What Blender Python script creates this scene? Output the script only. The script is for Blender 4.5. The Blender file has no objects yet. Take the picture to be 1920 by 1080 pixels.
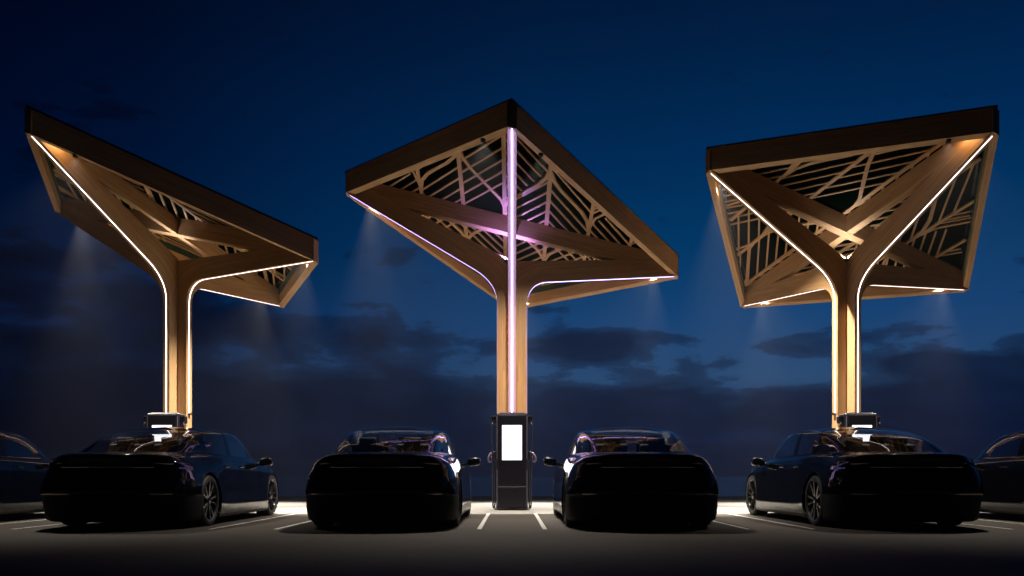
import bpy, bmesh, math, random
from mathutils import Vector, Matrix
random.seed(7)
sc = bpy.context.scene
COL = sc.collection
R = math.radians

def lin(r, g, b):
    f = lambda c: (c/12.92 if c <= .04045 else ((c+.055)/1.055)**2.4)
    return (f(r/255), f(g/255), f(b/255), 1)

# ------------------------------------------------------------------ helpers
def tag(o, label=None, cat=None, group=None, kind=None):
    if label: o['label'] = label
    if cat: o['category'] = cat
    if group: o['group'] = group
    if kind: o['kind'] = kind
    return o

def empty(name, loc=(0, 0, 0), rz=0):
    o = bpy.data.objects.new(name, None)
    o.empty_display_size = .2
    o.location = loc
    o.rotation_euler = (0, 0, rz)
    COL.objects.link(o)
    return o

class MB:
    """collects faces (with UVs) for one mesh object"""
    def __init__(s):
        s.v = []; s.f = []; s.uv = []; s.sm = []
    def poly(s, pts, uvs=None, smooth=False):
        i = len(s.v)
        s.v += [tuple(p) for p in pts]
        s.f.append(tuple(range(i, i+len(pts))))
        s.uv.append(uvs if uvs else [(0, 0)]*len(pts))
        s.sm.append(smooth)
    def auto(s, pts, d):
        """planar face, grain along d"""
        P = [Vector(p) for p in pts]
        n = Vector((0, 0, 0))
        for k in range(len(P)):
            a, b = P[k], P[(k+1) % len(P)]
            n += a.cross(b)
        n.normalize()
        d = Vector(d).normalized()
        if abs(n.dot(d)) > .8:
            e1 = n.orthogonal().normalized(); e2 = n.cross(e1)
        else:
            e1 = (d - n*n.dot(d)).normalized(); e2 = n.cross(e1)
        off = s.off if hasattr(s, 'off') else 0
        s.poly(P, [(p.dot(e1)+off, p.dot(e2)+off*.37) for p in P])
    def prism(s, bot, top, d):
        """closed prism between two matching polygons (bot counterclockwise seen from top)"""
        n = len(bot)
        s.auto(list(reversed(bot)), d); s.auto(top, d)
        for k in range(n):
            j = (k+1) % n
            s.auto([bot[k], bot[j], top[j], top[k]], d)
    def box(s, c, h, d=(1, 0, 0), rot=None):
        hx, hy, hz = h
        B = [Vector((-hx, -hy, -hz)), Vector((hx, -hy, -hz)), Vector((hx, hy, -hz)), Vector((-hx, hy, -hz))]
        T = [b+Vector((0, 0, 2*hz)) for b in B]
        m = rot if rot else Matrix.Identity(3)
        c = Vector(c)
        s.prism([m@b+c for b in B], [m@t+c for t in T], m@Vector(d))
    def bar(s, a, b, w, h, up=(0, 0, 1)):
        a = Vector(a); b = Vector(b); d = (b-a)
        if d.length < 1e-6: return
        d.normalize(); up = Vector(up)
        x = d.cross(up).normalized(); z = x.cross(d).normalized()
        q = [(-w/2, -h/2), (w/2, -h/2), (w/2, h/2), (-w/2, h/2)]
        A = [a+x*i+z*j for i, j in q]; B = [b+x*i+z*j for i, j in q]
        s.auto(A, d); s.auto(list(reversed(B)), d)
        for k in range(4):
            j = (k+1) % 4
            s.auto([A[j], A[k], B[k], B[j]], d)
    def tube(s, pts, r, n=10, closed=False, caps=True):
        P = [Vector(p) for p in pts]
        N = len(P); rings = []
        up = Vector((0, 0, 1)); prev = None
        for i in range(N):
            if closed: t = P[(i+1) % N]-P[i-1]
            else: t = P[min(i+1, N-1)]-P[max(i-1, 0)]
            t.normalize()
            if prev is None:
                x = t.orthogonal().normalized()
            else:
                x = (prev-t*prev.dot(t)).normalized()
            prev = x; y = t.cross(x)
            rr = r[i] if isinstance(r, (list, tuple)) else r
            rings.append([P[i]+(x*math.cos(2*math.pi*k/n)+y*math.sin(2*math.pi*k/n))*rr for k in range(n)])
        for i in range(N if closed else N-1):
            A, B = rings[i], rings[(i+1) % N]
            for k in range(n):
                j = (k+1) % n
                s.poly([A[k], A[j], B[j], B[k]], smooth=True)
        if caps and not closed:
            s.poly(list(reversed(rings[0]))); s.poly(rings[-1])
    def lathe(s, prof, axis='x', c=(0, 0, 0), n=48, sign=1, smooth=True):
        """prof: list of (r, a) with a along the axis"""
        c = Vector(c)
        def P(r, a, k):
            t = 2*math.pi*k/n
            if axis == 'x': return c+Vector((a*sign, r*math.cos(t), r*math.sin(t)))
            if axis == 'z': return c+Vector((r*math.cos(t), r*math.sin(t), a*sign))
            return c+Vector((r*math.cos(t), a*sign, r*math.sin(t)))
        for (r0, a0), (r1, a1) in zip(prof, prof[1:]):
            for k in range(n):
                q = [P(r0, a0, k), P(r0, a0, k+1), P(r1, a1, k+1), P(r1, a1, k)]
                if r0 < 1e-6: q = q[1:]
                elif r1 < 1e-6: q = q[:3]
                s.poly(q, smooth=smooth)
    def build(s, name, mat, parent=None, merge=True, bevel=0, subsurf=0, auto=None, recalc=False):
        me = bpy.data.meshes.new(name)
        me.from_pydata(s.v, [], s.f)
        uvl = me.uv_layers.new(name='UVMap')
        k = 0
        for fi, u in enumerate(s.uv):
            for q in u:
                uvl.data[k].uv = q; k += 1
        me.polygons.foreach_set('use_smooth', s.sm)
        if merge or recalc:
            bm = bmesh.new(); bm.from_mesh(me)
            bmesh.ops.remove_doubles(bm, verts=bm.verts, dist=1e-5)
            if recalc: bmesh.ops.recalc_face_normals(bm, faces=bm.faces)
            if bevel:
                es = [e for e in bm.edges if len(e.link_faces) == 2 and e.calc_face_angle(0) > .5]
                bmesh.ops.bevel(bm, geom=es, offset=bevel, segments=2, profile=.6, affect='EDGES', clamp_overlap=True)
            bm.to_mesh(me); bm.free()
        me.materials.append(mat)
        o = bpy.data.objects.new(name, me)
        COL.objects.link(o)
        if parent: o.parent = parent
        return o

# ------------------------------------------------------------------ materials
def new_mat(name):
    m = bpy.data.materials.new(name); m.use_nodes = True
    nt = m.node_tree
    return m, nt, nt.nodes['Principled BSDF']

def N(nt, t, **kw):
    n = nt.nodes.new(t)
    for k, v in kw.items():
        if k.startswith('i_'):
            n.inputs[k[2:].replace('_', ' ')].default_value = v
        else: setattr(n, k, v)
    return n

def L(nt, a, b): nt.links.new(a, b)

def M_(nt, op, a, b=None, c=None, clamp=False):
    n = nt.nodes.new('ShaderNodeMath'); n.operation = op; n.use_clamp = clamp
    for i, x in enumerate((a, b, c)):
        if x is None: continue
        if isinstance(x, (int, float)): n.inputs[i].default_value = x
        else: nt.links.new(x, n.inputs[i])
    return n.outputs[0]

def mixc(nt, f, a, b, blend='MIX'):
    n = nt.nodes.new('ShaderNodeMix'); n.data_type = 'RGBA'; n.blend_type = blend
    for i, x in ((0, f), (6, a), (7, b)):
        if isinstance(x, (int, float)): n.inputs[i].default_value = x
        elif isinstance(x, tuple): n.inputs[i].default_value = x
        else: nt.links.new(x, n.inputs[i])
    return n.outputs[2]

def ramp(nt, f, stops, interp='LINEAR'):
    n = nt.nodes.new('ShaderNodeValToRGB'); cr = n.color_ramp; cr.interpolation = interp
    while len(cr.elements) > 1: cr.elements.remove(cr.elements[-1])
    cr.elements[0].position = stops[0][0]; cr.elements[0].color = stops[0][1]
    for p, c in stops[1:]:
        e = cr.elements.new(p); e.color = c
    nt.links.new(f, n.inputs[0])
    return n.outputs[0]

def simple(name, col, rough=.5, metal=0, spec=.5, coat=0, noise=0, nscale=20, bump=0):
    m, nt, b = new_mat(name)
    b.inputs['Base Color'].default_value = (*col[:3], 1)
    b.inputs['Roughness'].default_value = rough
    b.inputs['Metallic'].default_value = metal
    b.inputs['Specular IOR Level'].default_value = spec
    b.inputs['Coat Weight'].default_value = coat
    b.inputs['Coat Roughness'].default_value = .03
    tc = N(nt, 'ShaderNodeTexCoord')
    nz = N(nt, 'ShaderNodeTexNoise'); nz.inputs['Scale'].default_value = nscale; nz.inputs['Detail'].default_value = 5
    L(nt, tc.outputs['Object'], nz.inputs['Vector'])
    if noise:
        L(nt, mixc(nt, M_(nt, 'MULTIPLY', nz.outputs[0], noise), (*col[:3], 1), (*[c*.3 for c in col[:3]], 1)), b.inputs['Base Color'])
    v = M_(nt, 'MULTIPLY_ADD', nz.outputs[0], rough*.35, rough*.82)
    L(nt, v, b.inputs['Roughness'])
    if bump:
        bp = N(nt, 'ShaderNodeBump'); bp.inputs['Strength'].default_value = bump; bp.inputs['Distance'].default_value = .01
        L(nt, nz.outputs[0], bp.inputs['Height']); L(nt, bp.outputs[0], b.inputs['Normal'])
    return m

def emis(name, col, strength):
    m, nt, b = new_mat(name)
    b.inputs['Base Color'].default_value = (.6, .6, .6, 1)
    b.inputs['Emission Color'].default_value = (*col, 1)
    b.inputs['Emission Strength'].default_value = strength
    return m

def wood_mat():
    m, nt, b = new_mat('glulam_timber')
    uv = N(nt, 'ShaderNodeUVMap')
    sp = N(nt, 'ShaderNodeSeparateXYZ'); L(nt, uv.outputs[0], sp.inputs[0])
    u, v = sp.outputs[0], sp.outputs[1]
    lam = M_(nt, 'DIVIDE', v, .042)
    fl = M_(nt, 'FLOOR', lam); fr = M_(nt, 'FRACT', lam)
    wn = N(nt, 'ShaderNodeTexWhiteNoise', noise_dimensions='1D'); L(nt, fl, wn.inputs['W'])
    seg = M_(nt, 'FLOOR', M_(nt, 'ADD', M_(nt, 'DIVIDE', u, 1.7), M_(nt, 'MULTIPLY', wn.outputs[0], 7)))
    cb = N(nt, 'ShaderNodeCombineXYZ'); L(nt, fl, cb.inputs[0]); L(nt, seg, cb.inputs[1])
    wn2 = N(nt, 'ShaderNodeTexWhiteNoise', noise_dimensions='2D'); L(nt, cb.outputs[0], wn2.inputs['Vector'])
    g = N(nt, 'ShaderNodeCombineXYZ')
    L(nt, M_(nt, 'MULTIPLY', u, 1.3), g.inputs[0]); L(nt, M_(nt, 'MULTIPLY', v, 55), g.inputs[1]); L(nt, M_(nt, 'MULTIPLY', wn2.outputs[0], 30), g.inputs[2])
    nz = N(nt, 'ShaderNodeTexNoise'); nz.inputs['Scale'].default_value = 1; nz.inputs['Detail'].default_value = 4; nz.inputs['Distortion'].default_value = .6
    L(nt, g.outputs[0], nz.inputs['Vector'])
    base = mixc(nt, wn2.outputs[0], (.59, .342, .154, 1), (.69, .43, .20, 1))
    grain = M_(nt, 'MULTIPLY_ADD', nz.outputs[0], 2.2, -.65, clamp=True)
    c1 = mixc(nt, M_(nt, 'MULTIPLY', grain, .75), base, (.34, .175, .072, 1))
    edge = M_(nt, 'LESS_THAN', fr, .06)
    c2 = mixc(nt, M_(nt, 'MULTIPLY', edge, .5), c1, (.2, .11, .05, 1))
    # small knots and specks
    k = N(nt, 'ShaderNodeCombineXYZ'); L(nt, M_(nt, 'MULTIPLY', u, 4.5), k.inputs[0]); L(nt, M_(nt, 'MULTIPLY', v, 17), k.inputs[1])
    vo = N(nt, 'ShaderNodeTexVoronoi'); vo.inputs['Scale'].default_value = 1; L(nt, k.outputs[0], vo.inputs['Vector'])
    spk = M_(nt, 'LESS_THAN', vo.outputs['Distance'], M_(nt, 'MULTIPLY', M_(nt, 'SUBTRACT', vo.outputs['Color'], .55), .32))
    c3 = mixc(nt, M_(nt, 'MULTIPLY', spk, .6), c2, (.13, .07, .035, 1))
    L(nt, c3, b.inputs['Base Color'])
    b.inputs['Roughness'].default_value = .62
    bp = N(nt, 'ShaderNodeBump'); bp.inputs['Strength'].default_value = .15; bp.inputs['Distance'].default_value = .004
    L(nt, M_(nt, 'SUBTRACT', nz.outputs[0], edge), bp.inputs['Height']); L(nt, bp.outputs[0], b.inputs['Normal'])
    return m

WOOD = wood_mat()
LED_W = emis('white_led', (1.0, .90, .93), 5)
LED_V = emis('violet_led', (.24, .23, 1.0), 20)
LAMP = emis('warm_lamp_lens', (1.0, .80, .52), 40)
LAMP_SOFT = emis('soft_lamp_lens', (1.0, .80, .52), 4)
SCREEN = emis('white_screen', (.97, .95, 1.0), 2.6)
GREEN = simple('green_roof_liner', (.0022, .0052, .0028), .9, spec=.02, noise=.5, nscale=3)
GREEN.node_tree.nodes['Principled BSDF'].inputs['IOR'].default_value = 1.0
LINER = simple('dark_green_liner', (.03, .075, .038), .55, noise=.4, nscale=8)
SOLAR = simple('black_solar_panel', (.006, .007, .01), .2, spec=.5)
BLKMETAL = simple('black_powder_coat', (.012, .012, .014), .42)
CHARGER = simple('dark_charger_shell', (.007, .0055, .011), .36, noise=.2, nscale=6)
CHARGER2 = simple('dark_charger_panel', (.0045, .0035, .0075), .34, noise=.2, nscale=6)
TRIM = simple('satin_grey_trim', (.30, .26, .36), .35, metal=.6)
GRIP = simple('lilac_grey_plug_plastic', (.10, .08, .13), .4)
RUBBER = simple('black_rubber', (.012, .012, .012), .6, noise=.4, nscale=30)
CABLE = simple('black_cable', (.014, .012, .016), .4)
PAINT = simple('black_car_paint', (.0035, .0035, .0045), .04, spec=.28, coat=.12, nscale=3)
PLASTIC = simple('black_gloss_plastic', (.006, .006, .006), .25)
MATTEBLK = simple('black_matt_plastic', (.010, .010, .010), .6)
BUMPER = simple('dull_black_bumper', (.004, .004, .004), .55, spec=.2)
INTERIOR = simple('dark_upholstery', (.03, .028, .028), .65, noise=.3)
RIM = simple('dark_alloy', (.045, .043, .042), .24, metal=.9)
DISC = simple('brake_steel', (.03, .03, .03), .45, metal=.8)
TAIL = simple('mirror_lamp_lens', (.42, .39, .38), .10, metal=1)
BAR = simple('satin_bar', (.55, .52, .50), .22, metal=1)
MIRRORGLASS = simple('mirror_glass', (.6, .6, .62), .02, metal=1)
LENS = simple('clear_lamp_lens', (.25, .25, .27), .08, coat=.6)
LINE = simple('white_road_paint', (.74, .71, .66), .7, noise=.35, nscale=25)

def glass_mat():
    m, nt, b = new_mat('tinted_car_glass')
    nt.nodes.remove(b)
    out = nt.nodes['Material Output']
    tr = N(nt, 'ShaderNodeBsdfTransparent'); tr.inputs[0].default_value = (.74, .76, .78, 1)
    gl = N(nt, 'ShaderNodeBsdfGlossy'); gl.inputs['Roughness'].default_value = .02; gl.inputs[0].default_value = (1, 1, 1, 1)
    fr = N(nt, 'ShaderNodeFresnel'); fr.inputs[0].default_value = 1.5
    geo = N(nt, 'ShaderNodeNewGeometry')
    # same reflectance seen from inside and outside of the thin pane
    ior = M_(nt, 'MULTIPLY_ADD', geo.outputs['Backfacing'], 1/1.5-1.5, 1.5)
    L(nt, ior, fr.inputs[0])
    f = M_(nt, 'MULTIPLY', fr.outputs[0], 1.0)
    mx = N(nt, 'ShaderNodeMixShader')
    L(nt, f, mx.inputs[0]); L(nt, tr.outputs[0], mx.inputs[1]); L(nt, gl.outputs[0], mx.inputs[2])
    L(nt, mx.outputs[0], out.inputs[0])
    return m
GLASS = glass_mat()

def ground_mat(name, c0, c1, rough, grit=60, bump=.3, patch=.35, joints=None):
    m, nt, b = new_mat(name)
    tc = N(nt, 'ShaderNodeTexCoord')
    n1 = N(nt, 'ShaderNodeTexNoise'); n1.inputs['Scale'].default_value = grit; n1.inputs['Detail'].default_value = 6
    n2 = N(nt, 'ShaderNodeTexNoise'); n2.inputs['Scale'].default_value = patch; n2.inputs['Detail'].default_value = 6
    n3 = N(nt, 'ShaderNodeTexNoise'); n3.inputs['Scale'].default_value = 4; n3.inputs['Detail'].default_value = 8; n3.inputs['Roughness'].default_value = .7
    for n in (n1, n2, n3): L(nt, tc.outputs['Object'], n.inputs['Vector'])
    f = M_(nt, 'ADD', M_(nt, 'MULTIPLY', n1.outputs[0], .35), M_(nt, 'ADD', M_(nt, 'MULTIPLY', n2.outputs[0], .4), M_(nt, 'MULTIPLY', n3.outputs[0], .35)))
    f = M_(nt, 'MULTIPLY_ADD', f, 2.2, -.7, clamp=True)
    col = mixc(nt, f, (*c0, 1), (*c1, 1))
    if joints:
        sp = N(nt, 'ShaderNodeSeparateXYZ'); L(nt, tc.outputs['Object'], sp.inputs[0])
        j1 = M_(nt, 'LESS_THAN', M_(nt, 'FRACT', M_(nt, 'DIVIDE', sp.outputs[0], joints)), .012/joints*1.5)
        j2 = M_(nt, 'LESS_THAN', M_(nt, 'FRACT', M_(nt, 'DIVIDE', sp.outputs[1], joints)), .02/joints*1.5)
        col = mixc(nt, M_(nt, 'MULTIPLY', M_(nt, 'MAXIMUM', j1, j2), .6), col, (*[c*.3 for c in c0], 1))
    L(nt, col, b.inputs['Base Color'])
    b.inputs['Roughness'].default_value = rough
    b.inputs['Specular IOR Level'].default_value = .25
    bp = N(nt, 'ShaderNodeBump'); bp.inputs['Strength'].default_value = bump; bp.inputs['Distance'].default_value = .01
    L(nt, n1.outputs[0], bp.inputs['Height']); L(nt, bp.outputs[0], b.inputs['Normal'])
    return m
ASPHALT = ground_mat('asphalt', (.046, .038, .031), (.114, .097, .082), .85)
PADMAT = ground_mat('pale_concrete', (.118, .111, .102), (.165, .156, .144), .8, grit=40, bump=.1)
SKYMIRROR, nt_, b_ = new_mat('sky_mirror_gloss')  # dark gloss that mirrors the sky, for the invented far sheet
b_.inputs['Base Color'].default_value = (.004, .008, .016, 1); b_.inputs['Roughness'].default_value = .16
b_.inputs['IOR'].default_value = 1.33
_n = N(nt_, 'ShaderNodeTexNoise'); _n.inputs['Scale'].default_value = .8; _n.inputs['Detail'].default_value = 4
_tc = N(nt_, 'ShaderNodeTexCoord'); L(nt_, _tc.outputs['Object'], _n.inputs['Vector'])
_bp = N(nt_, 'ShaderNodeBump'); _bp.inputs['Strength'].default_value = .05; _bp.inputs['Distance'].default_value = .1
L(nt_, _n.outputs[0], _bp.inputs['Height']); L(nt_, _bp.outputs[0], b_.inputs['Normal'])

# ------------------------------------------------------------------ camera
CAMH = .717
cam = bpy.data.objects.new('camera', bpy.data.cameras.new('camera'))
COL.objects.link(cam)
cam.location = (0, 0, CAMH); cam.rotation_euler = (R(90), 0, 0)
cam.data.sensor_width = 36; cam.data.lens = 36*1608/1920
cam.data.shift_y = 350/1920
cam.data.clip_end = 5000; cam.data.clip_start = .05
sc.camera = cam

# ------------------------------------------------------------------ sky
w = bpy.data.worlds.new('World'); sc.world = w; w.use_nodes = True
nt = w.node_tree
bg = nt.nodes['Background']
tc = N(nt, 'ShaderNodeTexCoord')
sp = N(nt, 'ShaderNodeSeparateXYZ'); L(nt, tc.outputs['Generated'], sp.inputs[0])
X, Y, Z = sp.outputs
az = M_(nt, 'ARCTAN2', X, Y)
el = M_(nt, 'ARCSINE', Z)
elp = M_(nt, 'ABSOLUTE', el)
grad = ramp(nt, M_(nt, 'DIVIDE', elp, .6, clamp=True), [
    (0.0, lin(10, 18, 42)), (.08, lin(15, 30, 62)), (.18, lin(36, 70, 110)), (.30, lin(19, 64, 112)),
    (.42, lin(3, 55, 100)), (.58, lin(1, 43, 86)), (.75, lin(1, 31, 67)), (.90, lin(2, 20, 52)), (1.0, lin(3, 16, 44))])
# darker towards the west end (left), a little brighter to the right
side = ramp(nt, M_(nt, 'MULTIPLY_ADD', az, .85, .5, clamp=True), [
    (0.0, (.10, .10, .18, 1)), (.16, (.24, .25, .33, 1)), (.32, (.58, .60, .65, 1)), (.52, (.98, .98, .98, 1)), (.75, (1.08, 1.08, 1.06, 1)), (.95, (.95, .97, 1, 1)), (1, (.85, .9, .95, 1))])
skyc = mixc(nt, 1.0, grad, side, 'MULTIPLY')
# clouds: low banks with ragged tops
cv = N(nt, 'ShaderNodeCombineXYZ')
L(nt, M_(nt, 'MULTIPLY', az, 5.5), cv.inputs[0]); L(nt, M_(nt, 'MULTIPLY', el, 17), cv.inputs[1]); cv.inputs[2].default_value = 3.7
cn = N(nt, 'ShaderNodeTexNoise'); cn.inputs['Scale'].default_value = 1; cn.inputs['Detail'].default_value = 7; cn.inputs['Roughness'].default_value = .52; cn.inputs['Distortion'].default_value = .35
L(nt, cv.outputs[0], cn.inputs['Vector'])
cv2 = N(nt, 'ShaderNodeCombineXYZ')
L(nt, M_(nt, 'MULTIPLY', az, 13), cv2.inputs[0]); L(nt, M_(nt, 'MULTIPLY', el, 38), cv2.inputs[1]); cv2.inputs[2].default_value = 9.1
cn2 = N(nt, 'ShaderNodeTexNoise'); cn2.inputs['Scale'].default_value = 1; cn2.inputs['Detail'].default_value = 8; cn2.inputs['Roughness'].default_value = .62
L(nt, cv2.outputs[0], cn2.inputs['Vector'])
def blob(a0, e0, sa, se, amp):
    da = M_(nt, 'DIVIDE', M_(nt, 'SUBTRACT', az, a0), sa)
    de = M_(nt, 'DIVIDE', M_(nt, 'SUBTRACT', el, e0), se)
    r2 = M_(nt, 'ADD', M_(nt, 'MULTIPLY', da, da), M_(nt, 'MULTIPLY', de, de))
    return M_(nt, 'MULTIPLY', M_(nt, 'EXPONENT', M_(nt, 'MULTIPLY', r2, -1.0)), amp)
def azel(px, py):
    x = (px-960)/1608; z = (890-py)/1608
    return math.atan(x), math.atan(z/math.hypot(1, x))
cover = None
for px, py, wx, wy, amp in [(1880, 735, 200, 66, .78), (1000, 650, 250, 36, .36), (720, 640, 140, 55, .30), (720, 730, 260, 50, .30),
                            (1230, 770, 330, 52, .36), (1740, 677, 70, 10, .26), (430, 640, 160, 90, .20), (120, 600, 260, 200, .32),
                            (400, 280, 70, 30, .08), (100, 130, 140, 60, .04), (560, 760, 300, 60, .2), (1150, 640, 150, 24, .22), (1640, 770, 150, 40, .25)]:
    a0, e0 = azel(px, py)
    bl = blob(a0, e0, wx/1608, wy/1608, amp)
    cover = bl if cover is None else M_(nt, 'ADD', cover, bl)
low = ramp(nt, elp, [(0, (1, 1, 1, 1)), (.045, (.62, .62, .62, 1)), (.10, (.16, .16, .16, 1)), (.19, (0, 0, 0, 1))])
dens = M_(nt, 'ADD', M_(nt, 'MULTIPLY_ADD', low, .36, cover),
          M_(nt, 'ADD', M_(nt, 'MULTIPLY_ADD', cn.outputs[0], 1.25, -.625), M_(nt, 'MULTIPLY_ADD', cn2.outputs[0], .75, -.375)))
cm = ramp(nt, dens, [(.14, (0, 0, 0, 1)), (.24, (.65, .65, .65, 1)), (.45, (1, 1, 1, 1))], 'EASE')
cdark = mixc(nt, M_(nt, 'MULTIPLY_ADD', cn2.outputs[0], 1.6, -.4, clamp=True), lin(4, 12, 36), lin(14, 30, 62))
cside = mixc(nt, 1.0, cdark, side, 'MULTIPLY')
hz = ramp(nt, elp, [(0, (1, 1, 1, 1)), (.04, (.75, .75, .75, 1)), (.11, (0, 0, 0, 1))])
cside = mixc(nt, M_(nt, 'MULTIPLY', hz, .5), cside, mixc(nt, 1.0, lin(9, 17, 42), side, 'MULTIPLY'))
final = mixc(nt, M_(nt, 'MULTIPLY', cm, .9), skyc, cside)
# the sky behind the camera (never in frame) is a plain dark night
back = ramp(nt, M_(nt, 'MULTIPLY_ADD', Y, .5, .5), [(.38, (.12, .12, .14, 1)), (.62, (1, 1, 1, 1))])
final = mixc(nt, 1.0, final, back, 'MULTIPLY')
L(nt, final, bg.inputs[0]); bg.inputs[1].default_value = 1.0

# ------------------------------------------------------------------ ground
def sheet(name, x0, x1, y0, y1, z, mat, kind='structure'):
    mb = MB(); mb.poly([(x0, y0, z), (x1, y0, z), (x1, y1, z), (x0, y1, z)])
    o = mb.build(name, mat); o['kind'] = kind
    return o
sheet('sky_mirror_sheet', -420, 420, -420, 420, -.12, SKYMIRROR)  # invented sheet, added to reflect the night sky beyond the paving
gmb = MB(); gmb.prism([(-45, -20, -.3), (45, -20, -.3), (45, 28.5, -.3), (-45, 28.5, -.3)], [(-45, -20, 0), (45, -20, 0), (45, 28.5, 0), (-45, 28.5, 0)], (1, 0, 0))
g = gmb.build('ground', ASPHALT); g['kind'] = 'structure'
sheet('pavement', -40, 40, 15.95, 24.4, .006, PADMAT)
marks = MB()
zL = .005
PER = 6.96
def stripe(x0, x1, y0, y1): marks.poly([(x0, y0, zL), (x1, y0, zL), (x1, y1, zL), (x0, y1, zL)])
for gc in (-10.44, -6.96, -3.52, 0, 3.52, 6.96, 10.44):
    for s in (-1, 1):
        xc = gc+s*.43
        stripe(xc-.029, xc+.029, 11.19, 15.78)
stripe(-12, 12, 15.80, 15.90)
mk = marks.build('bay_markings', LINE); mk['kind'] = 'structure'

# ------------------------------------------------------------------ canopies
R0 = 3.50
ZC, SL = 5.67, .2511
def zp(x, y): return ZC-SL*(x+y)
DIRS = {'F': (0, -1), 'L': (-1, 0), 'B': (0, 1), 'R': (1, 0)}
TH = .08

def bez(a, b, c, n):
    out = []
    for i in range(n+1):
        t = i/n
        out.append(tuple((1-t)**2*a[k]+2*t*(1-t)*b[k]+t*t*c[k] for k in range(2)))
    return out

def arm_profile(high):
    rt = R0-.095
    if high:
        zt = zp(0, -rt)+.012
        sl = .595
        bz0, bz1, rs = 4.28, None, .80
        low = lambda r: zt-sl*(rt-r)
        top = lambda r: 5.135+.50*r
    else:
        zt = zp(rt, 0)+.012
        sl = .045
        bz0, rs = 4.20, .74
        low = lambda r: zt-sl*(rt-r)
        top = lambda r: 5.125+.012*r
    bot = [(.31, 0.0)]
    for z in (.8, 1.6, 2.4, 3.2, 3.8): bot.append((.31, z))
    bot += bez((.31, bz0), (.31, low(.31)), (rs, low(rs)), 14)
    nb = len(bot)
    for i in range(1, 11): bot.append((rs+(rt-rs)*i/10, low(rs+(rt-rs)*i/10)))
    tp = []
    for i, (r, z) in enumerate(bot):
        if i < 6: tp.append((0, z))
        elif i < nb:
            t = (i-6)/(nb-1-6)
            # from inside the column up to the crotch and a little along the top edge
            d0 = bz0; L1 = 5.125-bz0; L2 = rs*.75
            s = t*(L1+L2)
            tp.append((0, d0+s) if s < L1 else (s-L1, top(s-L1)))
        else:
            t = (i-nb+1)/10
            r0 = rs*.75
            rr = r0+(rt-r0)*t
            tp.append((rr, top(rr)))
    return bot, tp

def build_arm(root, key, led, proud=.0015):
    high = key in 'FL'
    dx, dy = DIRS[key]
    nx, ny = -dy, dx
    bot, tp = arm_profile(high)
    mb = MB()
    P = lambda q, s: (dx*q[0]+nx*s, dy*q[0]+ny*s, q[1])
    u = [0]
    for a, b in zip(bot, bot[1:]): u.append(u[-1]+math.hypot(b[0]-a[0], b[1]-a[1]))
    dep = [math.hypot(a[0]-b[0], a[1]-b[1]) for a, b in zip(bot, tp)]
    o = {'F': 0, 'L': 1.3, 'B': 2.9, 'R': 4.1}[key]
    for i in range(len(bot)-1):
        for s in (1, -1):
            # split across the depth so that the bent grain stays smooth
            for k in range(4):
                f0, f1 = k/4, (k+1)/4
                m = lambda a, b, f: (a[0]+(b[0]-a[0])*f, a[1]+(b[1]-a[1])*f)
                q = [m(bot[i], tp[i], f0), m(bot[i+1], tp[i+1], f0), m(bot[i+1], tp[i+1], f1), m(bot[i], tp[i], f1)]
                uv = [(u[i]+o, dep[i]*f0), (u[i+1]+o, dep[i+1]*f0), (u[i+1]+o, dep[i+1]*f1), (u[i]+o, dep[i]*f1)]
                pts = [P(x, TH*s) for x in q]
                if s > 0: pts.reverse(); uv.reverse()
                mb.poly(pts, uv)
        mb.poly([P(bot[i], -TH), P(bot[i], TH), P(bot[i+1], TH), P(bot[i+1], -TH)][::-1],
                [(u[i]+o, 0), (u[i]+o, .16), (u[i+1]+o, .16), (u[i+1]+o, 0)][::-1], smooth=True)
        if i > 6:
            mb.poly([P(tp[i], -TH), P(tp[i], TH), P(tp[i+1], TH), P(tp[i+1], -TH)],
                    [(u[i]+o, 0), (u[i]+o, .16), (u[i+1]+o, .16), (u[i+1]+o, 0)])
    mb.poly([P(bot[-1], -TH), P(bot[-1], TH), P(tp[-1], TH), P(tp[-1], -TH)])
    arm = mb.build('branch_beam', WOOD, root)
    # light strip on the outer / under face
    ls = MB()
    i0 = 3
    pts = [(.31, 1.98)]+[q for q in bot if q[1] > 2.0 or q[0] > .5]
    hw = (.0055 if (led is LED_V and key == 'L') else .0100) if proud < .01 else .0110
    outp = []
    for i, q in enumerate(pts):
        a = pts[max(0, i-1)]; b = pts[min(len(pts)-1, i+1)]
        tx, tz = b[0]-a[0], b[1]-a[1]; l = math.hypot(tx, tz)
        outp.append((tz/l, -tx/l))
    for i in range(len(pts)-1):
        for e0, e1, s0, s1 in ((proud, proud, -hw, hw),)+(((0, proud, -hw, -hw), (proud, 0, hw, hw)) if proud > .01 else ()):
            A = lambda j, e, s: P((pts[j][0]+outp[j][0]*e, pts[j][1]+outp[j][1]*e), s)
            ls.poly([A(i, e0, s0), A(i, e1, s1), A(i+1, e1, s1), A(i+1, e0, s0)][::-1], smooth=True)
    ls.build('light_strip', led, arm)
    cap = MB()
    cap.box(P((.345, 1.965), 0), (.03, .03, .02))
    cap.build('strip_bracket', BLKMETAL, arm)
    return arm

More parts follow.
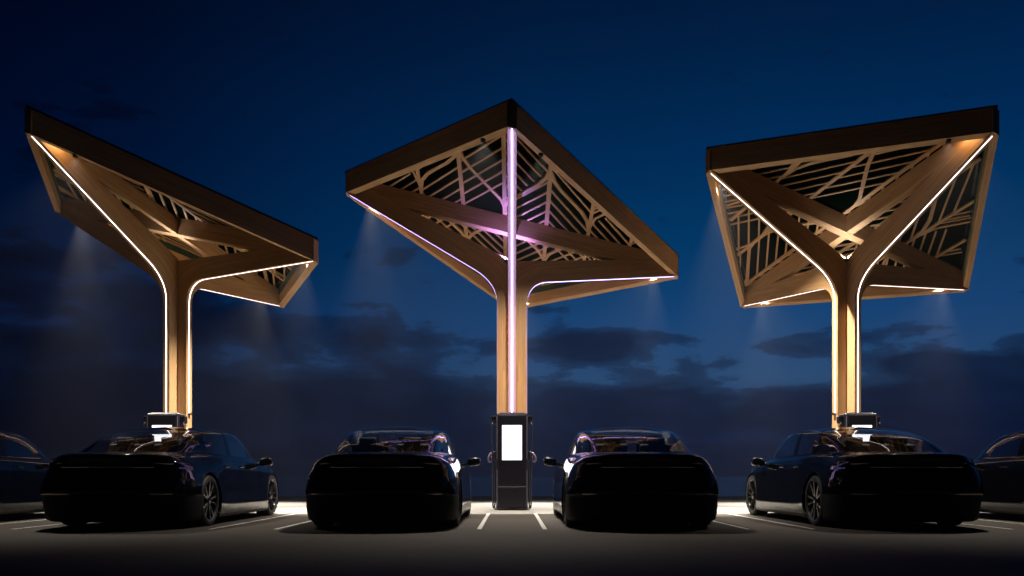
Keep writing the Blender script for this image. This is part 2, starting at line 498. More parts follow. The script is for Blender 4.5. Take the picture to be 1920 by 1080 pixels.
# leaf lattice (traced as a regular leaf pattern: stems every 0.86 m, zigzag veins, ribs)
def lattice_segments():
    X0, S = -.145, .86
    seg = []
    lim = R0-.16
    def inside(x, y): return abs(x)+abs(y) < lim
    def clipseg(a, b):
        n = 60; best = None; pts = []
        for i in range(n+1):
            t = i/n; p = (a[0]+(b[0]-a[0])*t, a[1]+(b[1]-a[1])*t)
            if inside(*p): pts.append(p)
        return (pts[0], pts[-1]) if len(pts) > 1 else None
    def add(w, a, b):
        c = clipseg(a, b)
        if c and math.hypot(c[0][0]-c[1][0], c[0][1]-c[1][1]) > .06: seg.append((w, c[0], c[1]))
    for k in range(-3, 4):
        x = X0+k*S
        add(.082 if k in (0, 1, -1) else .07, (x, -3.5), (x, 3.5))
    for sg in (1, -1):
        mx = lambda X: X0+sg*X
        def curve(pts, w=.072):
            for a, b in zip(pts, pts[1:]): add(w, (mx(a[0]), a[1]), (mx(b[0]), b[1]))
        curve([(.86, -1.92), (.79, -1.66), (.64, -1.37), (.22, -.78), (.06, -.56), (0, -.34)])
        curve([(.86, -1.92), (.95, -1.60), (1.10, -1.36), (1.50, -.88), (1.66, -.56), (1.72, -.2)])
        curve([(1.72, -.35), (1.80, -.74), (2.02, -1.06), (2.3, -1.45)], .055)
        curve([(0, .02), (.10, .30), (.50, .74), (.72, 1.03), (.83, 1.28), (.86, 1.44)])
        curve([(.86, 1.42), (.95, 1.10), (1.22, .69), (1.62, .16), (1.72, -.1)])
        curve([(1.72, .25), (1.82, .60), (2.05, .98), (2.3, 1.3)], .055)
        curve([(.86, 1.72), (.80, 1.95), (.10, 2.94), (0, 3.2)])
        curve([(.86, 1.78), (1.0, 2.1), (1.15, 2.4)], .055)
        yc = lambda X: -.5-1.4*X/.86
        W = .037
        def rib(Xa, ya, Xb, yb): add(W, (mx(Xa), ya), (mx(Xb), yb))
        for k in range(9):
            y0 = -2.90+k*.355
            if sg > 0:
                a = []
                for i in range(61):
                    xx = .86*i/60
                    y = y0+1.27*xx
                    if y < yc(xx)-.02: a.append((xx, y))
                if len(a) > 3: rib(*a[0], *a[-1])
            else:
                if y0 < -.3: rib(0, y0, .86, y0+1.27*.86-2.1*0) if False else rib(.86, y0+.35, 0, y0+.35-1.15)
        if sg > 0:
            for k in range(7):
                y0 = -.42+k*.33
                a = []
                for i in range(61):
                    xx = .86*i/60
                    y = y0-1.36*xx
                    if yc(xx)+.04 < y < .02: a.append((xx, y))
                if len(a) > 3: rib(*a[0], *a[-1])
        for k in range(9):
            y0 = -2.42+k*.355
            rib(.86, y0, 1.72, y0+1.18)
        for k in range(6):
            y0 = -1.20+k*.30
            a = [(1.72+.86*i/60, y0+1.3*.86*i/60) for i in range(61)]
            a = [p for p in a if p[1] < -.02 and p[1] > -.45-1.6*(p[0]-1.72)]
            if len(a) > 3: rib(*a[0], *a[-1])
        rib(1.74, -.90, 2.1, -1.40); rib(1.74, -1.22, 1.95, -1.52); rib(1.74, -1.04, 2.0, -1.40); rib(2.56, -.1, 2.85, -.5); rib(2.56, -.3, 2.75, -.56)
        for k in range(9):
            y0 = .72+k*.33
            a = [(.86*i/60, y0-1.36*.86*i/60) for i in range(61)]
            a = [p for p in a if p[1] > .03]
            if len(a) > 3: rib(*a[0], *a[-1])
        for k in range(9):
            y0 = .50+k*.35
            a = [(.86+.86*i/60, y0-1.3*.86*i/60) for i in range(61)]
            a = [p for p in a if p[1] > .03]
            if len(a) > 3: rib(*a[0], *a[-1])
        for k in range(7):
            y0 = -.5+k*.3
            a = [(1.72+.86*i/60, y0+1.25*.86*i/60) for i in range(61)]
            a = [p for p in a if p[1] > .03]
            if len(a) > 3: rib(*a[0], *a[-1])
    return seg
SEGS = lattice_segments()

def build_canopy(loc, rz, led, label, lamps, uplight):
    root = empty('charging_canopy', loc, rz)
    tag(root, label, 'canopy', 'timber canopies over the chargers')
    for k in 'FLBR': build_arm(root, k, led, .014 if (led is LED_V and k == 'F') else .0015)
    TB = .425; T = .125
    # edge beams, butted against the diagonal beams
    order = ['F', 'R', 'B', 'L']
    for i in range(4):
        a = Vector(DIRS[order[i]]); b = Vector(DIRS[order[(i+1) % 4]])
        na = (b-a*a.dot(b)); nb = (a-b*a.dot(b))
        g = .0825
        # outer line: r*a + s*b with r+s=R0
        o0 = a*(R0-g)+b*g; o1 = b*(R0-g)+a*g
        k = T*math.sqrt(2)
        i0 = a*(R0-g-k)+b*g; i1 = b*(R0-g-k)+a*g
        bp = [o0, o1, i1, i0]
        B = [Vector((p.x, p.y, zp(p.x, p.y))) for p in bp]
        Tp = [q+Vector((0, 0, TB)) for q in B]
        mb = MB(); mb.off = i*1.7
        mb.prism(B, Tp, B[1]-B[0])
        eb = mb.build('edge_beam', WOOD, root)
        # dark green ledger along the upper inner face
        k2 = k+.02*1.414
        j0 = a*(R0-g-k)+b*(g+.0); j1 = b*(R0-g-k)+a*g
        l0 = a*(R0-g-k2)+b*g; l1 = b*(R0-g-k2)+a*g
        q = [j0, j1, l1, l0]
        Bq = [Vector((p.x, p.y, zp(p.x, p.y)+.235)) for p in q]
        Tq = [v+Vector((0, 0, .13)) for v in Bq]
        m2 = MB(); m2.prism(Bq, Tq, Bq[1]-Bq[0])
        m2.build('roof_ledger', LINER, eb)
    # diagonal cross beams
    def diag(a, b, h0, h1, off):
        a = Vector(a); b = Vector(b); d = (b-a).normalized(); n = Vector((-d.y, d.x))*.0775
        c = [a-n, b-n, b+n, a+n]
        B = [Vector((p.x, p.y, zp(p.x, p.y)+h0)) for p in c]; Tq = [Vector((p.x, p.y, zp(p.x, p.y)+h1)) for p in c]
        mb = MB(); mb.off = off; mb.prism(B, Tq, B[1]-B[0])
        return mb.build('cross_beam', WOOD, root)
    e = R0-.068
    diag((-e, 0), (e, 0), .006, .352, .3)
    diag((0, -e), (0, -.079), .010, .348, 2.2)
    diag((0, .079), (0, e), .010, .348, 3.9)
    # capping posts at the four corners, rising to the roof
    for k in 'FLBR':
        d = Vector(DIRS[k]); n = Vector((-d.y, d.x))*.0785
        c = [d*(e-.12)-n, d*(e+.004)-n, d*(e+.004)+n, d*(e-.12)+n]
        B = [Vector((p.x, p.y, zp(p.x, p.y)-.004)) for p in c]; Tq = [Vector((p.x, p.y, zp(p.x, p.y)+.425)) for p in c]
        mb = MB(); mb.prism(B, Tq, (0, 0, 1)); mb.build('corner_block', WOOD, root)
    # lattice: one panel per quadrant
    nrm = Vector((SL, SL, 1)).normalized()
    panels = {}
    for w_, a, b in SEGS:
        cx, cy = (a[0]+b[0])/2, (a[1]+b[1])/2
        key = (cx > X_SPLIT, cy > 0)
        mb = panels.setdefault(key, MB())
        mb.off = random.random()*3
        zz = .378 if w_ > .04 else .372
        hh = .036 if w_ > .04 else .026
        jz = random.uniform(-.0012, .0012)
        mb.bar((a[0], a[1], zp(*a)+zz+jz), (b[0], b[1], zp(*b)+zz+jz), w_, hh, nrm)
    for mb in panels.values(): mb.build('leaf_lattice', WOOD, root, merge=False)
    # roof sheet under the solar panels
    def slab(name, r, z0, z1, mat):
        c = [(r, 0), (0, r), (-r, 0), (0, -r)]
        B = [Vector((x, y, zp(x, y)+z0)) for x, y in c]; Tq = [Vector((x, y, zp(x, y)+z1)) for x, y in c]
        mb = MB(); mb.prism(B, Tq, (1, 1, 0)); return mb.build(name, mat, root)
    slab('roof_deck', R0-.30, .402, .4235, GREEN)
    slab('solar_panel', R0-.03, .428, .468, SOLAR)
    # downlights tucked beside the branch tips
    for lampdef in lamps:
        key, side, pw = lampdef[:3]; tilt_ = lampdef[3] if len(lampdef) > 3 else 0
        d = Vector(DIRS[key]); n = Vector((-d.y, d.x))*side
        p2 = d*(R0-.088-.50)+n*.50 if key == 'F' else d*(R0-.52)+n*.215
        z = zp(p2.x, p2.y)-(.036 if key == 'F' else -.19)
        lm = MB()
        lm.lathe([(0, .07), (.042, .07), (.045, .06), (.045, 0), (.036, 0), (.034, .045), (0, .045)], 'z', (p2.x, p2.y, z), 20)
        if key != 'F': lm.bar((p2.x, p2.y, z+.065), (p2.x-n.x*.137, p2.y-n.y*.137, z+.065), .03, .016)
        dl = lm.build('downlight', BLKMETAL, root)
        le = MB(); le.lathe([(0, .041), (.034, .041)], 'z', (p2.x, p2.y, z), 20, smooth=False)
        le.build('lens', LAMP if key != 'F' else LAMP_SOFT, dl)
        ld = bpy.data.lights.new('downlight_beam', 'SPOT')
        ld.energy = pw; ld.color = (1, .92, .79); ld.spot_size = R(86 if key != 'F' else 100); ld.spot_blend = 1 if key != 'F' else .7; ld.shadow_soft_size = .02
        lo = bpy.data.objects.new('downlight_beam', ld); COL.objects.link(lo)
        lo.location = (p2.x, p2.y, z-.012); lo.parent = root
        k_ = math.tan(R(22)) if key != 'F' else math.tan(R(tilt_))
        aim = Vector((-d.x*k_, -d.y*k_, -1))
        lo.rotation_euler = aim.to_track_quat('-Z', 'Y').to_euler()
        if key != 'F':
            nb = bpy.data.lights.new('downlight_core', 'SPOT')
            nb.energy = pw*1.9; nb.color = (1, .93, .82); nb.spot_size = R(42); nb.spot_blend = .9; nb.shadow_soft_size = .02
            no = bpy.data.objects.new('downlight_core', nb); COL.objects.link(no); no.location = (p2.x, p2.y, z-.012); no.parent = root
        if key == 'F' and tilt_ < 0:
            # little warm lamp up in the corner
            p3 = d*(R0-.52)+n*.25; z3 = zp(p3.x, p3.y)+.25
            cm_ = MB(); cm_.lathe([(0, .05), (.022, .05), (.024, .0), (.018, 0), (.016, .02), (0, .02)], 'z', (p3.x, p3.y, z3), 16)
            cm_.bar((p3.x, p3.y, z3+.045), (p3.x-n.x*.172, p3.y-n.y*.172, z3+.045), .02, .01)
            cm_.build('corner_lamp', BLKMETAL, root)
            l3 = bpy.data.lights.new('corner_glow', 'SPOT'); l3.energy = 9; l3.color = (1, .66, .34); l3.spot_size = R(165); l3.spot_blend = .6; l3.shadow_soft_size = .02
            o3 = bpy.data.objects.new('corner_glow', l3); COL.objects.link(o3); o3.location = (p3.x, p3.y, z3-.01); o3.parent = root
    # small uplight in the crotch of the branches
    ux, uy = -.13, -.13
    um = MB(); um.lathe([(0, 0), (.035, 0), (.035, .05), (.028, .05), (.026, .04), (0, .04)], 'z', (ux, uy, 5.10), 18)
    um.bar((ux, uy, 5.11), (-.075, -.075, 5.11), .03, .014)
    uo = um.build('uplight', BLKMETAL, root)
    ld = bpy.data.lights.new('uplight_beam', 'SPOT')
    ld.energy = uplight[0]; ld.color = uplight[1]; ld.spot_size = R(140); ld.spot_blend = .7; ld.shadow_soft_size = .02
    lo = bpy.data.objects.new('uplight_beam', ld); COL.objects.link(lo)
    lo.location = (ux, uy, 5.165); lo.rotation_euler = (R(180-12), R(12), 0); lo.parent = root
    bs = MB(); bs.box((0, 0, .012), (.36, .36, .012)); bs.build('base_plate', BLKMETAL, root)
    return root
X_SPLIT = -.145

CY = 17.79
HI, LO, FR = 4500, 2600, 1300
build_canopy((-6.94, CY, 0), R(-22.4), LED_W, 'timber canopy with white light strips on the left, its roof seen almost edge-on',
             [('F', 1, FR, -6), ('L', -1, HI), ('B', 1, LO), ('R', 1, LO)], (34, (.95, .94, 1.0)))
build_canopy((0, CY, 0), 0, LED_V, 'timber canopy with a violet light strip up its front, in the middle',
             [('F', -1, FR, -6), ('F', 1, FR*.75, 12), ('L', -1, HI), ('B', -1, LO), ('R', 1, LO)], (170, (.30, .19, 1.0)))  # second F downlight is added, aimed inward to brighten the column front
build_canopy((6.94, CY, 0), R(22.4), LED_W, 'timber canopy on the right, white light strips, whole leaf-patterned underside showing',
             [('F', -1, FR, -6), ('L', -1, HI), ('B', -1, LO), ('R', 1, LO)], (34, (.95, .94, 1.0)))

# ------------------------------------------------------------------ chargers
def rbox(mb, c, h, r, rz=3):
    """box with rounded vertical edges"""
    x, y, z = c; hx, hy, hz = h
    loop = []
    for qx, qy, a0 in ((1, 1, 0), (-1, 1, 90), (-1, -1, 180), (1, -1, 270)):
        for k in range(rz+1):
            t = R(a0+90*k/rz)
            loop.append((x+qx*(hx-r)+r*math.cos(t), y+qy*(hy-r)+r*math.sin(t)))
    e = min(r*.6, .012)
    lv = [(z-hz, e), (z-hz+e, 0), (z+hz-e, 0), (z+hz, e)]
    rings = []
    for zz, ins in lv:
        rings.append([(x+(px-x)*(1-ins/hx), y+(py-y)*(1-ins/hy), zz) for px, py in loop])
    n = len(loop)
    for A, B in zip(rings, rings[1:]):
        for k in range(n):
            j = (k+1) % n
            mb.poly([A[k], A[j], B[j], B[k]])
    mb.poly(list(reversed(rings[0]))); mb.poly(rings[-1])

def build_charger(loc):
    root = empty('ev_charger', loc)
    D, W, H = .36, .64, 1.94
    fy = 0.0
    mb = MB(); rbox(mb, (0, D/2, H/2+.025), (W/2, D/2, H/2-.025), .045, 5)
    mb.build('cabinet', CHARGER, root)
    # front panels, proud of the cabinet
    p = MB(); rbox(p, (0, -.006, 1.20), (W/2-.045, .012, .70), .010); p.build('front_panel', CHARGER2, root)
    p = MB(); rbox(p, (0, -.006, .26), (W/2-.045, .012, .20), .010); p.build('service_panel', CHARGER2, root)
    p = MB()
    for sx in (-1, 1): p.box((sx*(W/2-.022), -.003, 1.46), (.005, .006, .43)); p.box((sx*(W/2-.022), -.003, .45), (.005, .006, .36))
    p.box((0, -.003, H-.028), (W/2-.03, .006, .005)); p.box((0, -.012, .478), (W/2-.045, .008, .005))
    p.build('edge_trim', TRIM, root)
    p = MB(); rbox(p, (0, -.0185, 1.355), (.205, .006, .355), .006); s = p.build('screen_bezel', BLKMETAL, root)
    p = MB(); p.box((0, -.0265, 1.355), (.195, .002, .345)); p.build('screen', SCREEN, s)
    p = MB(); p.box((0, D/2, .0125), (W/2-.05, D/2-.04, .0125)); p.build('plinth', BLKMETAL, root)
    p = MB(); rbox(p, (0, D/2, H+.008), (W/2-.06, D/2-.05, .012), .02); p.build('top_cap', CHARGER2, root)
    for sx in (-1, 1):
        x0 = sx*(W/2)
        b = MB()
        rbox(b, (x0+sx*.05, .16, 1.815), (.048, .07, .075), .02)
        b.box((x0+sx*.05, .095, 1.875), (.045, .02, .012))
        br = b.build('cable_hanger', CHARGER, root)
        b = MB(); b.box((x0+sx*.05, .088, 1.888), (.040, .004, .004)); b.build('hanger_trim', TRIM, br)
        # cable: from hanger, hanging loop to the floor, up to the plug
        xc = x0+sx*.075
        pts = [(x0+sx*.03, .15, 1.74), (x0+sx*.055, .10, 1.755), (xc, .07, 1.72), (xc+sx*.006, .065, 1.6), (xc-sx*.004, .06, 1.2), (xc-sx*.012, .06, .7), (xc-sx*.016, .06, .3), (xc-sx*.014, .065, .12), (xc-sx*.028, .07, .055),
               (xc-sx*.05, .075, .10), (xc-sx*.055, .08, .35), (xc-sx*.05, .085, .70), (xc-sx*.03, .09, .92), (xc-sx*.004, .095, 1.0)]
        sm = []
        for i in range(len(pts)-1):
            p0, p1, p2, p3 = [Vector(pts[max(0, min(len(pts)-1, j))]) for j in (i-1, i, i+1, i+2)]
            for k in range(5):
                t = k/5
                sm.append(.5*((2*p1)+(p2-p0)*t+(2*p0-5*p1+4*p2-p3)*t*t+(3*p1-p0-3*p2+p3)*t**3))
        sm.append(Vector(pts[-1]))
        c = MB(); c.tube(sm, .016, 10); c.build('charging_cable', CABLE, root)
        h = MB(); rbox(h, (x0+sx*.022, .10, 1.10), (.022, .06, .085), .012); h.build('plug_holster', CHARGER, root)
        # plug: a pistol shaped loop handle
        g = MB()
        g.tube([(x0+sx*.03, .10, 1.165), (x0+sx*.07, .10, 1.15), (x0+sx*.115, .10, 1.115), (x0+sx*.148, .10, 1.06), (x0+sx*.150, .10, 1.00), (x0+sx*.125, .10, .965), (x0+sx*.085, .10, .975)],
               [.03, .036, .032, .026, .022, .020, .018], 12)
        g.tube([(x0+sx*.095, .10, 1.10), (x0+sx*.09, .10, 1.04), (x0+sx*.085, .10, .975)], [.022, .018, .018], 10)
        g.build('charging_plug', GRIP, root)
    return root
def copy_tree(o, parent=None):
    c = o.copy(); COL.objects.link(c)
    if parent: c.parent = parent
    for ch in list(o.children): copy_tree(ch, c)
    return c
ch0 = build_charger((0, 17.10, 0))
chargers = [ch0]
for x in (-6.97, 6.97):
    c = copy_tree(ch0); c.location = (x, 17.10, 0); chargers.append(c)
for c, lb in zip(chargers, ('dark charger with a bright blank screen standing in plain view before the middle column',
                            'dark charger half hidden by the black car before the left canopy',
                            'dark charger half hidden by the black car before the right canopy')):
    tag(c, lb, 'charger', 'chargers before the canopy columns')

# ------------------------------------------------------------------ cars
def crm(P, t):
    n = len(P)-1
    i = min(int(math.floor(t)), n-1); f = t-i
    g = lambda j: P[max(0, min(n, j))]
    def refl(j):
        if j < 0: return tuple((-g(1)[0] if k == 0 else g(1)[k]) for k in range(len(P[0])))
        if j > n: return tuple((-g(n-1)[0] if k == 0 else g(n-1)[k]) for k in range(len(P[0])))
        return g(j)
    p0, p1, p2, p3 = refl(i-1), g(i), g(i+1), refl(i+2)
    return tuple(.5*(2*b+(c-a)*f+(2*a-5*b+4*c-d)*f*f+(3*b-a-3*c+d)*f**3) for a, b, c, d in zip(p0, p1, p2, p3))
def interp(tab, x):
    if x <= tab[0][0]: return tab[0][1]
    for (a, b), (c, d) in zip(tab, tab[1:]):
        if x <= c:
            t = (x-a)/(c-a)
            t = t*t*(3-2*t)*.5+t*.5
            return b+(d-b)*t
    return tab[-1][1]

BASE = [(0, 0), (.35, .010), (.64, .045), (.845, .13), (.960, .29), (1.015, .58), (1.035, 1.05), (1.028, 1.6), (1.018, 2.3), (1.024, 3.0), (1.035, 3.75), (1.030, 4.15), (.985, 4.60), (.86, 4.88), (.58, 5.06), (.28, 5.13), (0, 5.15)]
G0 = [(0, .46), (.28, .475), (.50, .52), (.63, .60), (.69, .75), (.725, 1.0), (.768, 1.34), (.828, 1.75), (.862, 2.3), (.862, 2.9), (.85, 3.35), (.82, 3.60), (.755, 3.76), (.58, 3.90), (.40, 3.97), (.2, 4.0), (0, 4.01)]
G1 = [(0, 1.72), (.24, 1.73), (.43, 1.76), (.56, 1.82), (.625, 1.90), (.655, 2.0), (.672, 2.1), (.682, 2.2), (.690, 2.4), (.690, 2.6), (.685, 2.75), (.675, 2.86), (.64, 2.95), (.50, 3.02), (.35, 3.055), (.18, 3.075), (0, 3.08)]
ZB = [(0, .985), (.6, 1.0), (1.2, 1.0), (2.3, .975), (3.3, .945), (3.8, .915), (4.4, .83), (4.9, .70), (5.15, .62)]
ZG = [(.4, 1.005), (1.2, 1.015), (2.3, .998), (3.2, .978), (4.0, .955)]
ZR = [(1.7, 1.375), (2.1, 1.408), (2.5, 1.420), (2.9, 1.415), (3.1, 1.400)]
LEV = [(.095, .72, .34, .35), (.10, .945, .18, .20), (.125, .980, .135, .11), (.27, 1.0, .095, .05), (.385, .998, .060, .02), (.445, .9955, .040, 0), (.455, .9955, -.012, 0),
       (.50, .993, -.030, 0), (.57, .990, -.028, 0), (.66, .984, -.004, .02), (.74, .978, .035, .06), (.800, .972, .065, .09), (.812, .970, .078, .10),
       (.87, .957, .068, .16), (.93, .936, .048, .25), (.962, .912, .045, .32), (.985, .868, .075, .42)]
KREAR = [(.40, 0), (.50, .0), (.66, .018), (.74, .034), (.82, .058), (.87, .078), (.93, .125), (.962, .155), (.985, .175)]
RY, FY, WR, AR, WZ = 1.05, 4.15, .355, .395, .355

def smooth01(x): x = max(0, min(1, x)); return x*x*(3-2*x)

def build_car():
    root = empty('parked_car')
    # ---- t samples along the half outline, with the door seams and pillars as exact lines
    ts = set(i/8 for i in range(0, 16*8+1))
    def t_of_y(y):
        a, b = 4.0, 13.0
        for _ in range(50):
            m = (a+b)/2
            if crm(BASE, m)[1] < y: a = m
            else: b = m
        return a
    seams = {}
    for nm, y in (('r0', 1.60), ('m', 2.30), ('f1', 3.50)):
        t = t_of_y(y); seams[nm] = t; ts |= {t-.006, t+.006}
    for t in (3.15, 5.05, 7.75, 8.10, 11.20, 11.72): ts.add(t)
    ts = sorted(ts)
    # drop samples that crowd the exact lines
    keep = []
    ex = [seams[k]+d for k in seams for d in (-.006, .006)]+[3.15, 5.05, 7.75, 8.10, 11.20, 11.72]
    for t in ts:
        if t not in ex and any(abs(t-e) < .03 for e in ex): continue
        keep.append(t)
    ts = keep; NT = len(ts)
    # ---- levels of the lower body
    levs = []
    n = len(LEV)-1
    for i in range(n):
        sub = 3 if LEV[i+1][0]-LEV[i][0] > .03 else 1
        for k in range(sub):
            t = i+k/sub
            j = int(t); f = t-j
            a, b, c, d = LEV[max(0, j-1)], LEV[j], LEV[j+1], LEV[min(n, j+2)]
            if j in (4, 5): v = tuple(b[q]+(c[q]-b[q])*f for q in range(4))
            else: v = tuple(.5*(2*b[q]+(c[q]-a[q])*f+(2*a[q]-5*b[q]+4*c[q]-d[q])*f*f+(3*b[q]-a[q]-3*c[q]+d[q])*f**3) for q in range(4))
            levs.append(v)
    levs.append(LEV[-1])
    grid = []
    for z, kx, rr, rf in levs:
        row = []
        for t in ts:
            bx, by = crm(BASE, t)
            wr = 1-smooth01(by/1.1); wf = smooth01((by-4.2)/.95)
            y = by+rr*wr-rf*wf
            zb = interp(ZB, by)
            zz = z if z < .45 else .45+(z-.45)*(zb-.45)/.535
            # crease and tumble of the flank
            kk = kx-interp(KREAR, z)*(1-smooth01((by-.7)/1.1))
            if .20 < z < .50:
                mid = smooth01((by-1.5)/.35)*(1-smooth01((by-3.5)/.35))
                kk -= .003*mid*math.sin((z-.20)/.30*math.pi)
            row.append(Vector((bx*kk, y, zz)))
        grid.append(row)
    nlow = len(grid)
    # ---- deck and hood, blending the shoulder into the base of the cabin
    sh = grid[-1]
    g0 = []
    for t in ts:
        x, y = crm(G0, t); g0.append(Vector((x, y, interp(ZG, y))))
    ND = 7
    for k in range(1, ND+1):
        f = k/ND
        row = []
        for a, b in zip(sh, g0):
            p = a.lerp(b, f)
            ez = f*(2-f) if b.y > 3.6 or b.y < .8 else f
            p.z = a.z+(b.z-a.z)*(.6*ez+.4*f)
            row.append(p)
        grid.append(row)
    ndeck = len(grid)
    # ---- cabin
    prof = [(0.04, .05), (.12, .17), (.22, .32), (.34, .48), (.47, .625), (.60, .75), (.73, .855), (.85, .93), (.93, .972), (1, 1)]
    for a, b in prof:
        row = []
        for i, t in enumerate(ts):
            x, y = crm(G1, t)
            q = Vector((x, y, interp(ZR, y)-.030*(x/.69)**2)); p = g0[i]
            r = p.lerp(q, a); r.z = p.z+(q.z-p.z)*b
            row.append(r)
        grid.append(row)
    ncab = len(grid)
    for s in (.06, .16, .32, .55, .8, 1.0):
        row = []
        for i, t in enumerate(ts):
            x, y = crm(G1, t); z1 = interp(ZR, y)-.030*(x/.69)**2
            yy = y+(2.42-y)*.62*s
            row.append(Vector((x*(1-s), yy, z1+(1.444-z1)*(1-(1-s)**2.2))))
        grid.append(row)
    NR = len(grid)
    # ---- wheel arches: drop the faces inside, snap the rim of the hole to a circle
    drop = set()
    fcount = {}
    for j in range(nlow-1):
        for i in range(NT-1):
            c = (grid[j][i]+grid[j+1][i]+grid[j][i+1]+grid[j+1][i+1])/4
            for wy in (RY, FY):
                if abs(c.x) > .5 and math.hypot(c.y-wy, c.z-WZ) < AR: drop.add((j, i))
    rim = {}
    for j in range(nlow):
        for i in range(NT):
            adj = [(a, b) for a in (j-1, j) for b in (i-1, i) if 0 <= a < nlow-1 and 0 <= b < NT-1]
            dn = sum(1 for q in adj if q in drop)
            if 0 < dn < len(adj):
                p = grid[j][i]
                wy = RY if abs(p.y-RY) < 1 else FY
                v = Vector((p.y-wy, p.z-WZ))
                if v.length > 1e-4:
                    if j == 0: continue
                    v = v.normalized()*(AR+.004)
                    p.y = wy+v.x; p.z = max(WZ+v.y, .098)
                rim[(j, i)] = True
    # ---- regions
    def region(j, i):
        t = (ts[i]+ts[i+1])/2
        if j < nlow-1:
            by = crm(BASE, t)[1]
            z = (levs[j][0]+levs[j+1][0])/2
            if .27 < z < .975:
                for nm in seams:
                    if abs(t-seams[nm]) < .005 and .27 < z: return None
                if seams['r0'] < t < seams['m']: return 'rear_door'
                if seams['m'] < t < seams['f1']: return 'front_door'
            if z < .452 and by < 1.0: return 'rear_bumper'
            if z < .27: return 'sill'
            return 'body'
        if ndeck-1 <= j < ncab-1:
            k = j-(ndeck-1)      # 0..9
            if t < 3.15 and 1 <= k: return 'rear_window'
            if 5.05 < t < 7.75 and 1 <= k <= 7: return 'glass_rear'
            if 8.10 < t < 11.20 and 1 <= k <= 7: return 'glass_front'
            if t > 11.72 and 1 <= k <= 8: return 'windscreen'
            return 'body'
        return 'body'
    parts = {}
    def add(key, q, flip):
        mb = parts.setdefault(key, MB())
        mb.poly(q[::-1] if flip else q, smooth=True)
    for j in range(NR-1):
        for i in range(NT-1):
            if (j, i) in drop: continue
            rg = region(j, i)
            if rg is None: continue
            q = [grid[j][i], grid[j][i+1], grid[j+1][i+1], grid[j+1][i]]
            qm = [Vector((-p.x, p.y, p.z)) for p in q]
            if j == NR-2: q = q[:3]; qm = qm[:3]
            two = rg in ('rear_door', 'front_door', 'glass_rear', 'glass_front')
            add((rg, 1) if two else (rg, 0), q, False)
            add((rg, -1) if two else (rg, 0), qm, True)
    # floor pan
    fl = MB()
    for i in range(NT-1):
        a, b = grid[0][i], grid[0][i+1]
        fl.poly([a, Vector((-a.x, a.y, a.z)), Vector((-b.x, b.y, b.z)), b])
    fl.build('floor_pan', MATTEBLK, root)
    parts[('body', 0)].build('body', PAINT, root)
    parts[('sill', 0)].build('lower_skirt', PLASTIC, root)
    parts[('rear_bumper', 0)].build('rear_bumper', BUMPER, root)
    parts[('rear_window', 0)].build('rear_window', GLASS, root)
    parts[('windscreen', 0)].build('windscreen', GLASS, root)
    for sx in (1, -1):
        for dn, gn in (('rear_door', 'glass_rear'), ('front_door', 'glass_front')):
            d = parts[(dn, sx)].build('door', PAINT, root)
            parts[(gn, sx)].build('side_window', GLASS, d)
            yh = 1.80 if dn == 'rear_door' else 2.52
            h = MB(); rbox(h, (0, 0, 0), (.012, .11, .012), .006)
            ho = h.build('door_handle', PLASTIC, d)
            # lie on the flank
            best = min(((abs(grid[j][i].y-yh)+abs(grid[j][i].z-.84)), j, i) for j in range(nlow) for i in range(NT))
            p = grid[best[1]][best[2]]
            ho.location = (sx*(p.x+.004), yh, .84)
    # wheel wells
    for sx in (1, -1):
        for wy in (RY, FY):
            wl = MB()
            n = 30
            pts = []
            for k in range(n+1):
                a = R(-25+230*k/n)
                pts.append((wy+(AR+.006)*math.cos(a), WZ+(AR+.006)*math.sin(a)))
            for (y0, z0), (y1, z1) in zip(pts, pts[1:]):
                wl.poly([(sx*1.0, y0, z0), (sx*1.0, y1, z1), (sx*.62, y1, z1), (sx*.62, y0, z0)], smooth=True)
            wl.poly([(sx*.62, y, z) for y, z in pts])
            wl.build('wheel_well', MATTEBLK, root)
    # wheels
    def wheel(sx, wy):
        cx = sx*.885
        h = MB()
        h.lathe([(0, -.02), (.17, -.02), (.17, .0), (0, .0)], 'x', (cx, wy, WZ), 36, sx)
        h.lathe([(.06, -.1), (.06, .085), (0, .09)], 'x', (cx, wy, WZ), 24, sx)
        wo = h.build('wheel', DISC, root)
        t = MB()
        t.lathe([(.268, -.115), (.30, -.125), (.335, -.12), (.350, -.10), (.355, -.06), (.355, .06), (.350, .10), (.335, .118), (.30, .124), (.272, .115), (.268, .10)], 'x', (cx, wy, WZ), 56, sx)
        t.build('tyre', RUBBER, wo)
        r = MB()
        r.lathe([(.262, -.11), (.250, -.05), (.246, .05), (.262, .100), (.276, .112), (.280, .104), (.272, .095)], 'x', (cx, wy, WZ), 56, sx)
        for k in range(10):
            a = 2*math.pi*(k//2)/5+(.17 if k % 2 else -.17)
            a2 = 2*math.pi*(k//2)/5+(.25 if k % 2 else -.25)
            p0 = Vector((cx+sx*.085, wy+.05*math.cos(a), WZ+.05*math.sin(a)))
            p1 = Vector((cx+sx*.098, wy+.262*math.cos(a2), WZ+.262*math.sin(a2)))
            r.bar(p0, p1, .026, .022, (1, 0, 0))
        r.lathe([(.064, .06), (.064, .098), (.05, .104), (0, .104)], 'x', (cx, wy, WZ), 24, sx)
        r.build('rim', RIM, wo)
    for sx in (1, -1):
        for wy in (RY, FY): wheel(sx, wy)
